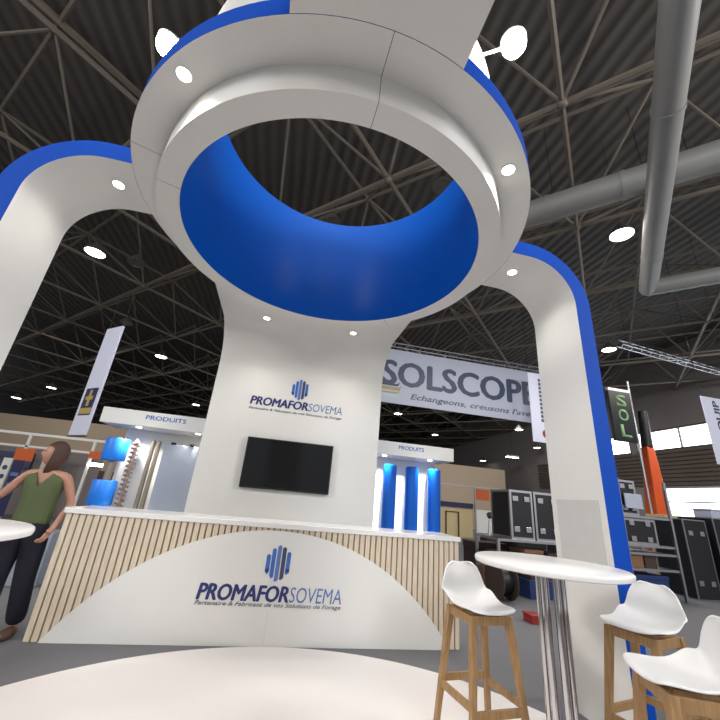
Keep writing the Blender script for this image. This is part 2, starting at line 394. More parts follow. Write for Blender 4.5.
def arm(name, ang, lo, hi, L, rc, label=None, nt_=14):
    ca, sa = cos(ang), sin(ang)
    bm = B(); rows_in, rows_out = [], []
    for k in range(nt_+1):
        t_ = lo+(hi-lo)*k/nt_
        s0 = sqrt(R1*R1-t_*t_)+.003
        pin = [(s0, ZU)]+[(s0+(L-rc-s0)*i/4, ZU) for i in range(1, 4)]
        pin += [(L-rc+rc*sin(a), ZU-rc+rc*cos(a)) for a in [pi/2*i/16 for i in range(17)]]
        pin += [(L, .0)]
        pout = [(s0, ZU+TH)]+[(s0+(L-rc-s0)*i/4, ZU+TH) for i in range(1, 4)]
        pout += [(L-rc+(rc+TH)*sin(a), ZU-rc+(rc+TH)*cos(a)) for a in [pi/2*i/16 for i in range(17)]]
        pout += [(L+TH, .0)]
        f = lambda p_: bm.verts.new((p_[0]*ca-t_*sa, p_[0]*sa+t_*ca, p_[1]))
        rows_in.append([f(p_) for p_ in pin]); rows_out.append([f(p_) for p_ in pout])
    n = len(rows_in[0])
    for k in range(nt_):
        for i in range(n-1):
            bm.faces.new((rows_in[k][i], rows_in[k+1][i], rows_in[k+1][i+1], rows_in[k][i+1]))
            bm.faces.new((rows_out[k][i], rows_out[k][i+1], rows_out[k+1][i+1], rows_out[k+1][i]))
        bm.faces.new((rows_in[k][0], rows_out[k][0], rows_out[k+1][0], rows_in[k+1][0]))
        bm.faces.new((rows_in[k][-1], rows_in[k+1][-1], rows_out[k+1][-1], rows_out[k][-1]))
    for k in (0, nt_):
        for i in range(n-1):
            f = bm.faces.new((rows_in[k][i], rows_in[k][i+1], rows_out[k][i+1], rows_out[k][i])); f.material_index = 1
    o = mk(name, bm, ['white', 'blue_edge'], canopy, smooth=35)
    if label: o['label'] = label
    return o
leg_l = arm('curved_leg', pi, -.25, .34, 2.335, .45, 'left curved leg, white inside with blue edges')
leg_r = arm('curved_leg', 0, -.33, .265, 2.35, .45, 'right curved leg, white inside with blue edges')
leg_f = arm('curved_leg', -pi/2, -.5, .5, 3.65, .6, 'wide front leg bending down in front of the ring')
backp = arm('back_panel', pi/2, -1.29, 1.29, 2.7, .6, 'wide white back panel under the ring with logo')
# frosted notice film on the right leg
bm = B(); box(bm, 2.35-.003, 2.35, -.27, .20, 1.0, 1.53); mk('frosted_film', bm, 'film', leg_r)
# recessed spots
def spot(x, y, z, power=6):
    bm = B(); lathe(bm, [(.044, 0), (.056, 0), (.058, -.004), (.052, -.006), (.044, -.004)], 24, closed=True)
    o = mk('downlight', bm, 'white', canopy, smooth=40, loc=(x-CX, y-CY, z))
    bm = B(); lathe(bm, [(0, -.004), (.045, -.004), (.045, -.001), (0, -.001)], 20); mk('bulb', bm, 'down', o)
    l = bpy.data.lights.new('downlight_lamp', 'SPOT'); l.energy = power; l.spot_size = radians(125); l.spot_blend = 1; l.shadow_soft_size = .08; l.color = (1, .95, .87)
    lo = bpy.data.objects.new('downlight_lamp', l); COL.objects.link(lo); lo.parent = o; lo.location = (0, 0, -.02)
for x, y, z in ((-1.71, 2.84, ZU), (2.08, 2.85, ZU), (1.32, 1.76, ZU), (-.94, 1.72, ZU), (-.48, 4.97, ZU), (.81, 4.97, ZU)): spot(x, y, z, 58)

# logo lettering
def logo(parent, y, x0, x1, zbase, h, tag_z0, tag_z1, ix, iz0, iz1):
    w = x1-x0; g = (parent.matrix_world.translation if parent else Vector((0, 0, 0)))
    split = x0+w*.615
    text('logo_lettering', 'PROMAFOR', 'navy', parent, x0, split, zbase, zbase+h, y, shear=.16, thick=h*.052)
    text('logo_lettering', 'SOVEMA', 'lightblue', parent, split+w*.008, x1, zbase, zbase+h*.98, y, bold=-.004, shear=.12)
    text('logo_lettering', 'Partenaire & Fabricant de vos Solutions de Forage', 'greyink', parent, x0-.01, x1, tag_z0, tag_z1, y, shear=.25, bold=.004)
    bm = B(); H = iz1-iz0; bw = H*.13
    for k, (a, b, mi) in enumerate(((.20, .72, 0), (.08, .90, 0), (0, 1, 2), (.06, .95, 1), (.22, .82, 0))):
        xc = ix+(k-2)*bw*1.25; lo, hi = iz0+a*H, iz0+b*H; sl = bw*.45*(1 if k < 3 else -1)
        pts = [(xc-bw/2, lo+(.45*bw if k < 2 else -.1*bw)), (xc, lo-.2*bw), (xc+bw/2, lo+.3*bw), (xc+bw/2, hi), (xc, hi+.35*bw), (xc-bw/2, hi)]
        A = [bm.verts.new((px, y, pz)) for px, pz in pts]; C = [bm.verts.new((px, y-.004, pz)) for px, pz in pts]
        fs = [bm.faces.new(A[::-1]), bm.faces.new(C)]+[bm.faces.new((A[i], A[(i+1) % 6], C[(i+1) % 6], C[i])) for i in range(6)]
        for f in fs: f.material_index = mi
        if k in (0, 4):
            vs = [bm.verts.new((px, y-.0045, pz)) for px, pz in ((xc-bw/2, lo+.4*bw), (xc+bw/2, lo+.3*bw), (xc+bw/2, lo+1.1*bw), (xc-bw/2, lo+1.1*bw))]
            bm.faces.new(vs).material_index = 3
    mk('logo_emblem', bm, ['midblue', 'slate', 'lightblue', 'navy'], parent)
logo(backp, 5.6-CY, -.54-CX, .86-CX, 2.59, .125, 2.505, 2.555, .165-CX, 2.745, 3.06)

# television
tv = empty('television', (.155, 5.6, 1.41), 'black flat television mounted on the white back panel', 'television')
bm = B(); box(bm, -.625, .625, -.06, -.005, 0, .69); mk('bezel', bm, 'black', tv, bevel=.006)
bm = B(); box(bm, -.61, .61, -.063, -.0605, .02, .675); mk('screen', bm, 'screen', tv)
bm = B(); box(bm, -.2, .2, -.005, 0, .2, .5); mk('wall_bracket', bm, 'black', tv)

# floodlights on arms
def floodlight(loc, foot, label):
    t = empty('floodlight', foot, label, 'floodlight', group='floodlights on the ring')
    p_ = Vector(loc)-Vector(foot)
    bm = B(); tube(bm, (0, 0, 0), p_, .014, 8); mk('support_arm', bm, 'white', t, smooth=40)
    bm = B(); bmesh.ops.create_uvsphere(bm, u_segments=20, v_segments=12, radius=.095, matrix=Matrix.Translation(p_)); mk('lamp_head', bm, 'flood', t, smooth=60)
    bm = B(); lathe(bm, [(.1, .06), (.07, .1), (0, .115), (0, .1), (.06, .085), (.09, .05)], 20, p_); mk('hood', bm, 'white', t, smooth=50)
    l = bpy.data.lights.new('floodlight_lamp', 'POINT'); l.energy = 45; l.shadow_soft_size = .08; l.color = (1, .98, .95)
    lo = bpy.data.objects.new('floodlight_lamp', l); COL.objects.link(lo); lo.parent = t; lo.location = p_+Vector((0, 0, -.1))
floodlight((1.35, 1.6, 4.95), (1.14, 1.74, 4.96), 'glaring round floodlight on an arm at the right of the ring')
floodlight((-1.50, 2.375, 4.92), (-1.24, 2.46, 4.96), 'glaring round floodlight at the left rim of the ring')

# ------------------------------------------------------------------ counter
X0, X1, YF, HC = -1.89, 2.17, 4.30, 1.075
ctr = empty('reception_counter', (0, YF, 0), 'long slatted wood reception counter with a white arch front', 'counter')
bm = B(); box(bm, X0+.02, X1-.02, .03, .5, 0, HC-.05); mk('body', bm, 'white', ctr)
bm = B(); box(bm, X0+.01, X1-.01, .018, .03, .0, HC-.05); mk('slat_backing', bm, 'slatgap', ctr)
bm = B(); n = 66; pitch = (X1-X0)/n
for k in range(n):
    xa = X0+k*pitch+.008; box(bm, xa, xa+pitch-.016, -.002, .018, .003, HC-.05)
mk('slat_cladding', bm, 'slat', ctr)
bm = B(); box(bm, X0-.015, X1+.015, -.02, .56, HC-.05, HC); mk('countertop', bm, 'white_gloss', ctr, bevel=.006)
# arch panel: circle segment through (-1.76,0) (.13,1.01) (2.04,0)
ac, hwid, rise = .14, 1.90, 1.0
Rr = (hwid*hwid+rise*rise)/(2*rise); zc = rise-Rr
bm = B(); N = 72; ang = math.asin(hwid/Rr)
pts = [(ac+Rr*sin(-ang+2*ang*k/N), zc+Rr*cos(-ang+2*ang*k/N)) for k in range(N+1)]
pts = [(x, max(z, .0)+.003) for x, z in pts]
A = [bm.verts.new((x, -.022, z)) for x, z in pts]; C = [bm.verts.new((x, -.002, z)) for x, z in pts]
bm.faces.new(A); bm.faces.new(C[::-1])
for k in range(N+1): bm.faces.new((A[k], A[(k+1) % (N+1)], C[(k+1) % (N+1)], C[k]))
arch = mk('arch_panel', bm, 'white', ctr)
bm = B(); box(bm, .132, .136, -.0235, -.0215, .01, .3); mk('panel_seam', bm, 'film', arch)
logo(arch, -.022, -.55, .85, .37, .135, .315, .362, .165, .55, .86)

# ------------------------------------------------------------------ bar tables and stools
def bar_table(loc, label, rad=.43, h=1.115):
    t = empty('bar_table', loc, label, 'table', group='round white bar tables')
    bm = B(); lathe(bm, [(0, h), (rad-.012, h), (rad-.003, h-.006), (rad, h-.018), (rad-.004, h-.032), (rad-.03, h-.04), (0, h-.04)], 72); mk('tabletop', bm, 'white_gloss', t, smooth=50)
    bm = B(); box(bm, -.16, .16, -.16, .16, h-.05, h-.0405); mk('mounting_plate', bm, 'alu', t)
    for k in range(6):
        a = 2*pi*k/6+.35; bm = B(); tube(bm, (.062*cos(a), .062*sin(a), .018), (.062*cos(a), .062*sin(a), h-.05), .019, 16); mk('tube_leg', bm, 'chrome', t, smooth=40)
    bm = B(); lathe(bm, [(0, 0), (.26, 0), (.26, .008), (.24, .018), (0, .018)], 48); mk('base_plate', bm, 'chrome', t, smooth=40)
    return t
table = bar_table((1.70, 2.20, 0), 'round white bar table on chrome tubes between the three stools')
copy_thing(table, (-1.48, 2.06, 0), .4, 'round white bar table cut by the left edge, in front of the woman')

def stool(label, loc, face):
    """local front is -Y; face = world direction the sitter looks"""
    t = empty('bar_stool', loc, label, 'stool', rz=atan2(face[1], face[0])+pi/2, group='white bar stools with oak legs')
    SH = .80
    prof = [(-.222, -.014, .160), (-.212, -.004, .178), (-.185, .002, .192), (-.13, .0, .203), (-.05, -.008, .210), (.04, -.013, .213), (.11, -.009, .214),
            (.160, .005, .212), (.192, .030, .207), (.212, .072, .198), (.224, .12, .184), (.233, .165, .166), (.240, .200, .144), (.244, .222, .115), (.246, .234, .075)]
    bm = B(); n = 16; g = []
    for i, (y, z, w) in enumerate(prof):
        row = []
        for k in range(n+1):
            s = -1+2*k/n; x = s*w
            seat = max(0, 1-max(0, i-6)/4) ; back = 1-seat
            e = abs(s)**2.6
            dz = .014*e*seat*(min(1, .3+i*.2)) + .075*e*math.exp(-((y-.15)/.085)**2)*max(0, 1-max(0, i-6)/4)
            dy = -.04*e*back + (.02*abs(s)**3*(1-i/3) if i < 3 else 0)
            row.append(bm.verts.new((x*.87, (y+dy)*.87, SH+(z+dz)*.92)))
        g.append(row)
    for i in range(len(prof)-1):
        for k in range(n): bm.faces.new((g[i][k], g[i][k+1], g[i+1][k+1], g[i+1][k]))
    o = mk('seat_shell', bm, 'plastic', t, smooth=80)
    so = o.modifiers.new('solid', 'SOLIDIFY'); so.thickness = .012; so.offset = 1
    su = o.modifiers.new('sub', 'SUBSURF'); su.levels = 1; su.render_levels = 2
    zt_ = SH-.030
    bm = B(); box(bm, -.115, .115, -.105, .11, zt_-.02, zt_+.006); mk('seat_plate', bm, 'oak', t)
    tp = [(-.128, -.12), (.128, -.12), (.128, .125), (-.128, .125)]
    ft = [(-.205, -.195), (.205, -.195), (.205, .205), (-.205, .205)]
    at = lambda i, z: Vector((ft[i][0]+(tp[i][0]-ft[i][0])*z/zt_, ft[i][1]+(tp[i][1]-ft[i][1])*z/zt_, z))
    for i in range(4):
        bm = B(); bar(bm, at(i, 0), at(i, zt_-.005), .030, .030, (0, 1, 0), .046, .04); mk('leg', bm, 'oak', t, bevel=.005)
    for (i, j) in ((0, 1), (1, 2), (2, 3), (3, 0)):
        bm = B(); bar(bm, at(i, zt_-.03), at(j, zt_-.03), .024, .05); mk('seat_rail', bm, 'oak', t, bevel=.003)
    for (i, j, z) in ((0, 1, .30), (1, 2, .33), (2, 3, .36), (3, 0, .33)):
        bm = B(); bar(bm, at(i, z), at(j, z), .02, .042); mk('footrest' if z == .30 else 'stretcher', bm, 'oak', t, bevel=.003)
    return t
s1 = stool('white bar stool on oak legs nearest the slatted counter', (1.43, 2.57, 0), (.12, -1))
copy_thing(s1, (2.36, 2.25, 0), atan2(-.25, -1)+pi/2, 'white bar stool standing close before the blue edge of the right leg')
copy_thing(s1, (1.80, 1.545, 0), atan2(.40, -.9)+pi/2, 'nearest white bar stool in the lower right corner, its back to us')

# ------------------------------------------------------------------ product displays behind the counter
def display(sx0, sx1, label, tx0, tx1):
    t = empty('product_display', ((sx0+sx1)/2, 6.3, 0), label, 'display', group='product displays beside the back panel')
    o = Vector(((sx0+sx1)/2, 6.3, 0)); a, b = sx0-o.x, sx1-o.x
    lb, rb = (a+.2, b) if sx0 < 0 else (a, b-.13)
    bm = B(); box(bm, lb, rb, .25, .32, 0, 2.13); mk('back_wall', bm, 'white', t)
    h = B(); box(h, a, b, -.3, .32, 2.13, 2.35); hd = mk('header', h, 'white', t)
    bm = B(); box(bm, lb, rb, -.2, .25, 0, .92); mk('plinth', bm, 'white', t)
    text('header_lettering', 'PRODUITS', 'midblue', hd, tx0-o.x, tx1-o.x, 2.235, 2.30, -.3, bold=.01)
    for k in (.28, .78):
        px = a+(b-a)*k
        bm = B(); lathe(bm, [(0, -.006), (.035, -.006), (.04, 0), (0, 0)], 16, (px, -.12, 2.13)); mk('downlight', bm, 'down', hd)
        l = bpy.data.lights.new('display_lamp', 'SPOT'); l.energy = 55; l.spot_size = radians(140); l.spot_blend = .7; l.shadow_soft_size = .03; l.color = (1, .96, .88)
        lo = bpy.data.objects.new('display_lamp', l); COL.objects.link(lo); lo.parent = hd; lo.location = (px, -.12, 2.1)
    return t, o
d1, o1 = display(-2.62, -.9, 'white product display with steel samples, left of the back panel', -2.02, -1.45)
d2, o2 = display(1.3, 2.95, 'white product display with blue columns, right of the back panel', 1.95, 2.4)
# backlit strips of the right display
for xa, xb in ((1.53, 1.82), (1.99, 2.23), (2.38, 2.62)):
    bm = B(); box(bm, xa-o2.x, xb-o2.x, .235, .249, .95, 1.85); mk('backlit_strip', bm, 'backlit', d2)
def standing_tube(name, x, y, z0, z1, r, m, label, cat, group=None):
    bm = B(); lathe(bm, [(0, 0), (r, 0), (r, z1-z0-.02), (r-.02, z1-z0), (0, z1-z0)], 32)
    return tag(mk(name, bm, m, smooth=40, loc=(x, y, z0)), label, cat, group)
for x, lb in ((1.91, 'blue column on the right display, leftmost, against the bright strip'), (2.31, 'blue column in the middle of the right display'), (2.72, 'blue column at the right end of the right display')):
    standing_tube('blue_column', x, 6.3, .92, 2.0, .115, 'blue', lb, 'column', 'blue columns on the right display')
# left display samples
t = empty('sleeved_drill_pipe', (-2.40, 6.3, .92), 'drill pipe with two bright blue sleeves at left end of display', 'drill pipe')
bm = B(); tube(bm, (0, 0, 0), (0, 0, 1.04), .05, 20); mk('pipe', bm, 'steel', t, smooth=40)
for z0, z1 in ((.08, .42), (.70, 1.02)):
    bm = B(); lathe(bm, [(.05, 0), (.15, 0), (.16, .02), (.16, z1-z0-.02), (.15, z1-z0), (.05, z1-z0)], 28, (0, 0, z0), closed=True); mk('blue_sleeve', bm, 'bluefoam', t, smooth=40)
t = empty('auger_rod', (-2.14, 6.3, .92), 'ribbed auger rod standing beside the blue sleeved pipe', 'auger')
bm = B(); tube(bm, (0, 0, 0), (0, 0, 1.04), .026, 16); mk('shaft', bm, 'auger', t, smooth=40)
bm = B()
steps = 16*15; prev = None
for k in range(steps+1):
    a = 2*pi*k/16; z = .02+k/steps*.98
    cur = [bm.verts.new((r*cos(a), r*sin(a), z+dz)) for r, dz in ((.02, -.008), (.062, -.008), (.062, .008), (.02, .008))]
    if prev:
        for i in range(4): bm.faces.new((prev[i], prev[(i+1) % 4], cur[(i+1) % 4], cur[i]))
    prev = cur
mk('flight_screw', bm, 'auger', t, smooth=50)
for x, lb in ((-1.92, 'thin steel casing tube beside the auger rod, the left one of a pair'), (-1.84, 'thin steel casing tube beside the grey panel, the right one of a pair')):
    standing_tube('casing_tube', x, 6.34, .92, 1.98, .032, 'steel', lb, 'tube', 'pair of steel tubes on the left display')
bm = B(); box(bm, -1.72, -1.22, 6.2, 6.24, .92, 1.93)
tag(mk('grey_panel', bm, 'grey_panel', bevel=.004), 'plain grey panel standing on the left display next to the back panel', 'panel')
for x, lb in ((-1.60, 'small black clip on top of the grey panel, left'), (-1.33, 'small black clip on top of the grey panel, right')):
    bm = B(); box(bm, x-.035, x+.035, 6.19, 6.25, 1.93, 1.965); tag(mk('clip', bm, 'black', bevel=.01), lb, 'clip', 'black clips on the grey panel')

# ------------------------------------------------------------------ hanging banners
def hang_lines(bm, x0, x1, z, top=9.4):
    for x in (x0, x1): tube(bm, (x, 0, z), (x, 0, top), .012, 5)
bn = empty('event_banner', (3.3, 14, 5.22), 'long grey-white banner reading SOLSCOPE hanging under a truss', 'banner')
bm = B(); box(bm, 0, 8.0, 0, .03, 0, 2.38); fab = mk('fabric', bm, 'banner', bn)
text('banner_lettering', 'SOLSCOPE', 'slate', fab, .40, 7.62, .80, 1.86, -.001, depth=.008, thick=.055)
text('banner_lettering', "Echangeons, creusons l'avenir", 'greyink', fab, 1.66, 7.9, .2, .52, -.001, shear=.25, bold=.012, depth=.008)
for (za, zb_, m_, x1) in ((.74, .84, 'slate', 1.2), (.56, .70, 'gold', 1.28), (.42, .48, 'gold', 1.2), (.26, .38, 'palegreen', 1.15)):
    bm = B(); vs = []
    for pts in ([(0, za), (x1-.12, za), (x1, zb_+.08), (x1-.16, zb_), (0, zb_)],):
        A = [bm.verts.new((x, -.004, z)) for x, z in pts]; C = [bm.verts.new((x, 0, z)) for x, z in pts]
        bm.faces.new(A); bm.faces.new(C[::-1])
        for k in range(5): bm.faces.new((A[k], A[(k+1) % 5], C[(k+1) % 5], C[k]))
    mk('banner_stripe', bm, m_, fab)
bm = B()
for y, z in ((-.02, 2.5), (.28, 2.5), (.13, 2.76)): tube(bm, (-.2, y, z), (8.2, y, z), .03, 8)
for k in range(28):
    xa = -.2+.3*k
    for (a, b) in (((-.02, 2.5), (.13, 2.76)), ((.28, 2.5), (.13, 2.76)), ((-.02, 2.5), (.28, 2.5))):
        s = k % 2; p_, q_ = (a, b) if s else (b, a)
        tube(bm, (xa, *p_), (xa+.3, *q_), .013, 5)
mk('truss', bm, 'alu', bn, smooth=40)
for x in (.6, 7.4):
    bm = B(); tube(bm, (x, .13, 2.76), (x, .13, 6.88), .01, 5); mk('hanging_cable', bm, 'black', bn)

b2 = empty('vertical_banner', (9.86, 13, 4.2), 'narrow vertical banner with red emblem beside the right leg', 'banner')
bm = B(); box(bm, 0, 1.1, 0, .03, 0, 2.95); fab = mk('fabric', bm, 'bannerpale', b2)
bm = B()
for k in range(11):
    z = 2.72-k*.175; box(bm, .46, .62, -.004, 0, z-.13, z); box(bm, .52, .56, -.005, -.001, z-.1, z-.04)
mk('banner_print', bm, 'slate', fab)
bm = B(); bmesh.ops.create_circle(bm, cap_ends=True, segments=28, radius=.17, matrix=Matrix.Translation((.62, -.003, .36))@Matrix.Rotation(pi/2, 4, 'X')); mk('round_emblem', bm, 'red', fab)
for x in (.05, 1.05):
    bm = B(); tube(bm, (x, .02, 2.95), (x, .02, 7.9), .006, 5); mk('hanging_cable', bm, 'black', b2)

b3 = empty('tall_banner', (-4.42, 9, 2.15), 'tall narrow white banner with a violet and gold print, hung at left', 'banner', rz=atan2(-.40, .48))
bm = B(); box(bm, 0, .62, 0, .05, 0, 2.5); fab = mk('fabric', bm, 'bannerpale', b3)
bm = B(); box(bm, .10, .56, -.004, 0, .42, 1.02); mk('printed_panel', bm, 'violet', fab)
bm = B(); box(bm, .11, .55, -.006, -.0045, .45, .58); mk('gold_strip', bm, 'yellow', fab)
bm = B(); box(bm, .27, .37, -.006, -.0045, .62, .98); box(bm, .18, .27, -.006, -.0045, .76, .84); box(bm, .37, .46, -.006, -.0045, .76, .84); mk('printed_emblem', bm, 'yellow', fab)
bm = B(); box(bm, -.01, .63, -.01, .06, -.03, 0); mk('bottom_bar', bm, 'louvre', b3)
for x in (.03, .59):
    bm = B(); tube(bm, (x, .03, 2.5), (x, .03, 9.95), .005, 5); mk('hanging_cable', bm, 'black', b3)

b4 = empty('pale_banner', (11.80, 8, 3.15), 'pale banner with dark upright lettering hung at the right edge', 'banner')
bm = B(); box(bm, 0, 1.5, 0, .03, 0, 1.95); fab = mk('fabric', bm, 'bannerpale', b4)
text('banner_lettering', 'QUIP', 'slate', fab, .36, .62, .95, 1.86, -.001, bold=.03, vertical='up')
for x in (.05, 1.45):
    bm = B(); tube(bm, (x, .02, 1.95), (x, .02, 8.95), .008, 5); mk('hanging_cable', bm, 'black', b4)

gs = empty('sign_totem', (12.3, 11, 0), 'dark glass sign totem with green letters behind the right leg', 'sign')
bm = B(); box(bm, -.55, .40, 0, .12, 4.2, 6.1); pn = mk('panel', bm, 'black', gs)
for ch, z in (('S', 5.5), ('O', 4.95), ('L', 4.36)):
    text('sign_letter', ch, 'green', pn, -.26, .18, z, z+.46, -.001, bold=.02)
bm = B(); tube(bm, (.48, .06, 0), (.48, .06, 6.6), .04, 10); mk('mast', bm, 'alu', gs, smooth=40)
bm = B(); box(bm, -.55, .44, 0, .12, 6.1, 6.2); mk('cap', bm, 'alu', gs)

lt = empty('lighting_truss', (14.1, 12.06, 8.85), 'thin silver lattice truss hung above the green lettered sign', 'truss', rz=atan2(.82, 6.7))
for y, z in ((0, 0), (.3, 0), (.15, .26)):
    bm = B(); tube(bm, (0, y, z), (9, y, z), .024, 8); mk('chord', bm, 'alu', lt, smooth=40)
bm = B()
for k in range(30):
    a, b = ((0, 0), (.15, .26)) if k % 2 else ((.15, .26), (0, 0))
    tube(bm, (.3*k, *a), (.3*k+.3, *b), .018, 5)
    a, b = ((.3, 0), (0, 0)) if k % 2 else ((0, 0), (.3, 0))
    tube(bm, (.3*k, *a), (.3*k+.3, *b), .018, 5)
mk('lattice', bm, 'alu', lt)
for x in (.5, 8.5):
    bm = B(); tube(bm, (x, .15, .26), (x, .15, 3.25), .01, 5); mk('hanging_cable', bm, 'black', lt)

# orange drill mast
om = empty('drill_mast', (14.15, 12, 0), 'orange tapered drill mast under the bright window strip', 'drill mast')
bm = B(); bar(bm, (0, 0, .6), (.1, 0, 4.35), .82, .6, (0, 1, 0), .36, .3); mk('boom', bm, 'orange', om, bevel=.05)
bm = B(); tube(bm, (.1, 0, 4.35), (.2, 0, 5.8), .2, 12, .16); mk('tip', bm, 'black', om, smooth=40)
bm = B(); box(bm, -.8, .8, -.6, .6, 0, .6); mk('base', bm, 'darkbox', om, bevel=.04)

# ------------------------------------------------------------------ right background: racks and cases
def flight_case(loc, w, d, h, label, rz=0, e=.045, group='black flight cases with aluminium edges'):
    t = empty('flight_case', loc, label, 'case', rz, group)
    bm = B(); box(bm, .01, w-.01, .01, d-.01, .01, h-.01); mk('shell', bm, 'case', t)
    bm = B()
    for x in (0, w-e):
        for y in (0, d-e): box(bm, x, x+e, y, y+e, 0, h)
    for z in (0, h-e):
        for y in (0, d-e): box(bm, e, w-e, y, y+e, z, z+e)
        for x in (0, w-e): box(bm, x, x+e, e, d-e, z, z+e)
    mk('edge_trim', bm, 'alu', t)
    for x in (w*.25, w*.75):
        for z in (h*.2, h*.82):
            bm = B(); box(bm, x-.06, x+.06, -.012, .01, z-.05, z+.05); mk('latch', bm, 'alu', t, bevel=.006)
    return t
def rack(loc, w, d, heights, label, top):
    t = empty('shelf_rack', loc, label, 'shelf', group='metal racks at the back right')
    for x in (0, w):
        for y in (0, d):
            bm = B(); box(bm, x-.025, x+.025, y-.025, y+.025, 0, top); mk('post', bm, 'alu', t)
    for z in heights:
        bm = B(); box(bm, .025, w-.025, 0, d, z-.045, z); mk('shelf_board', bm, 'alu', t)
    return t
rack((4.35, 7.0, 0), 2.3, .8, (.42, .93), 'metal rack carrying flight cases, behind the white bar table', .93)
flight_case((4.68, 7.05, .93), .52, .7, .92, 'black flight case on the rack, at its left end')
flight_case((5.23, 7.05, .93), .62, .7, .92, 'narrow black flight case beside the right leg')
def carton(loc, w, d, h, m, label, group='boxes on the racks'):
    t = empty('storage_box', loc, label, 'box', group=group)
    bm = B(); box(bm, 0, w, 0, d, 0, h*.82); mk('body', bm, m, t, bevel=.008)
    bm = B(); box(bm, -.012, w+.012, -.012, d+.012, h*.82, h); mk('lid', bm, m, t, bevel=.008)
carton((4.45, 7.1, .42), .42, .5, .26, 'darkbox', 'dark carton on the lower shelf under the flight cases, leftmost')
carton((4.98, 7.1, .42), .4, .5, .34, 'box', 'brown carton on the lower shelf, second from left')
carton((5.5, 7.1, .42), .45, .5, .3, 'darkbox', 'dark carton on the lower shelf near the right leg')
carton((4.75, 6.7, 0), .9, .6, .3, 'bluebox', 'blue crate on the floor below the flight cases')
carton((3.72, 5.25, 0), .16, .2, .11, 'red', 'small red crate on the carpet behind the first stool')
carton((4.35, 7.6, 0), .4, .2, .38, 'box', 'cardboard box on the floor left of the blue crate')
carton((4.82, 6.75, .3), .5, .45, .1, 'darkbox', 'flat dark carton lying on the blue crate under the flight cases')
carton((4.5, 8.2, 0), .8, .5, .75, 'darkbox', 'large dark carton behind the rack with flight cases')
carton((5.4, 8.2, 0), .9, .5, .85, 'case', 'black crate behind the rack next to the large dark carton')
t = empty('cable_reel', (4.10, 6.55, 0), 'black cable reel on the floor beyond the counter end', 'reel')
bm = B(); tube(bm, (-.12, 0, .3), (.12, 0, .3), .2, 20); mk('cable', bm, 'case', t, smooth=40)
for x in (-.14, .12):
    bm = B(); tube(bm, (x, 0, .3), (x+.02, 0, .3), .3, 24); mk('flange', bm, 'darkbox', t, smooth=40)

rack((7.3, 7.0, 0), 1.25, .8, (.58, .87, 1.02, 1.58), 'tall metal rack with black cases, right of the blue edged leg', 2.33)
flight_case((7.36, 7.05, 1.02), .82, .7, .5, 'black flight case on the tall rack, below the top shelf')
flight_case((7.36, 7.05, 1.58), .45, .6, .72, 'black flight case on the top shelf of the tall rack')
bm = B(); box(bm, 7.42, 7.86, 6.97, 6.995, 1.72, 2.02); tag(mk('notice_card', bm, 'banner'), 'pale notice card on the front of the tall rack', 'notice')
carton((7.4, 7.05, .58), .3, .5, .26, 'box', 'brown carton low on the tall rack, left')
carton((7.74, 7.05, .58), .3, .5, .24, 'darkbox', 'dark carton low on the tall rack, right')
carton((7.45, 7.05, 0), .8, .6, .45, 'bluebox', 'blue crate on the floor inside the tall rack')
flight_case((9.25, 7.3, 0), .65, .8, 1.62, 'tall black flight case standing at right, the left of the pair', e=.022)
flight_case((10.0, 7.2, 0), .9, .8, 1.7, 'tall black flight case standing at right, at the frame edge', e=.022)
t = empty('control_box', (10.15, 7.3, 1.70), 'small pale box with a grey lid on the tall black case', 'box')
bm = B(); box(bm, 0, .5, 0, .4, 0, .16); mk('body', bm, 'banner', t, bevel=.01)
bm = B(); box(bm, -.01, .51, -.01, .41, .16, .2); mk('lid', bm, 'grey_panel', t, bevel=.006)
flight_case((8.0, 9.6, 0), 1.3, .8, .95, 'low wide black flight case behind the tall rack')
carton((11.1, 9.2, 0), .8, .6, 1.75, 'tan', 'big tan crate behind the black cases at right')

# far stalls, right of the counter
st = empty('market_stall', (9.0, 20, 0), 'pale far stall with tan doors and orange sign, beyond the counter end', 'stall')
bm = B(); box(bm, 0, 2.15, .4, .5, 0, 1.75); mk('board_wall', bm, 'tan', st)
bm = B(); box(bm, .2, 2.15, .3, .38, 1.52, 1.78); mk('fascia', bm, 'violet', st)
bm = B(); box(bm, .5, .56, .34, .39, 0, 1.3); box(bm, 1.25, 1.31, .34, .39, 0, 1.3); box(bm, .56, 1.25, .34, .39, 1.25, 1.3); mk('door_frame', bm, 'darkbox', st)
bm = B(); box(bm, 2.3, 3.2, .3, .36, 2.02, 2.6); mk('orange_sign', bm, 'signorange', st)
bm = B(); box(bm, 2.3, 3.7, .4, .46, .3, 1.5); mk('white_wall', bm, 'white', st)
bm = B()
box(bm, -.2, 4.0, .2, .28, 2.66, 2.74)
for x in (-.2, 2.2, 3.92): box(bm, x, x+.08, .2, .28, 0, 2.66)
mk('frame', bm, 'alu', st)
# distant figures left out of focus: a display stand with small machine
t = empty('display_machine', (8.95, 15.0, 0), 'dark small machine standing before the far white stall wall', 'machine')
bm = B(); box(bm, -.3, .3, -.3, .3, .1, .5); mk('base', bm, 'case', t, bevel=.05)
bm = B(); tube(bm, (0, 0, .5), (.05, 0, 1.2), .09, 12, .05); mk('column', bm, 'alu', t, smooth=40)
bm = B(); bmesh.ops.create_uvsphere(bm, u_segments=16, v_segments=10, radius=.14, matrix=Matrix.Translation((.05, 0, 1.28))); mk('head', bm, 'darkbox', t, smooth=60)
for x in (-.22, .22):
    for y in (-.22, .22):
        bm = B(); tube(bm, (x-.03, y, .1), (x+.03, y, .1), .1, 14); mk('wheel', bm, 'black', t, smooth=40)

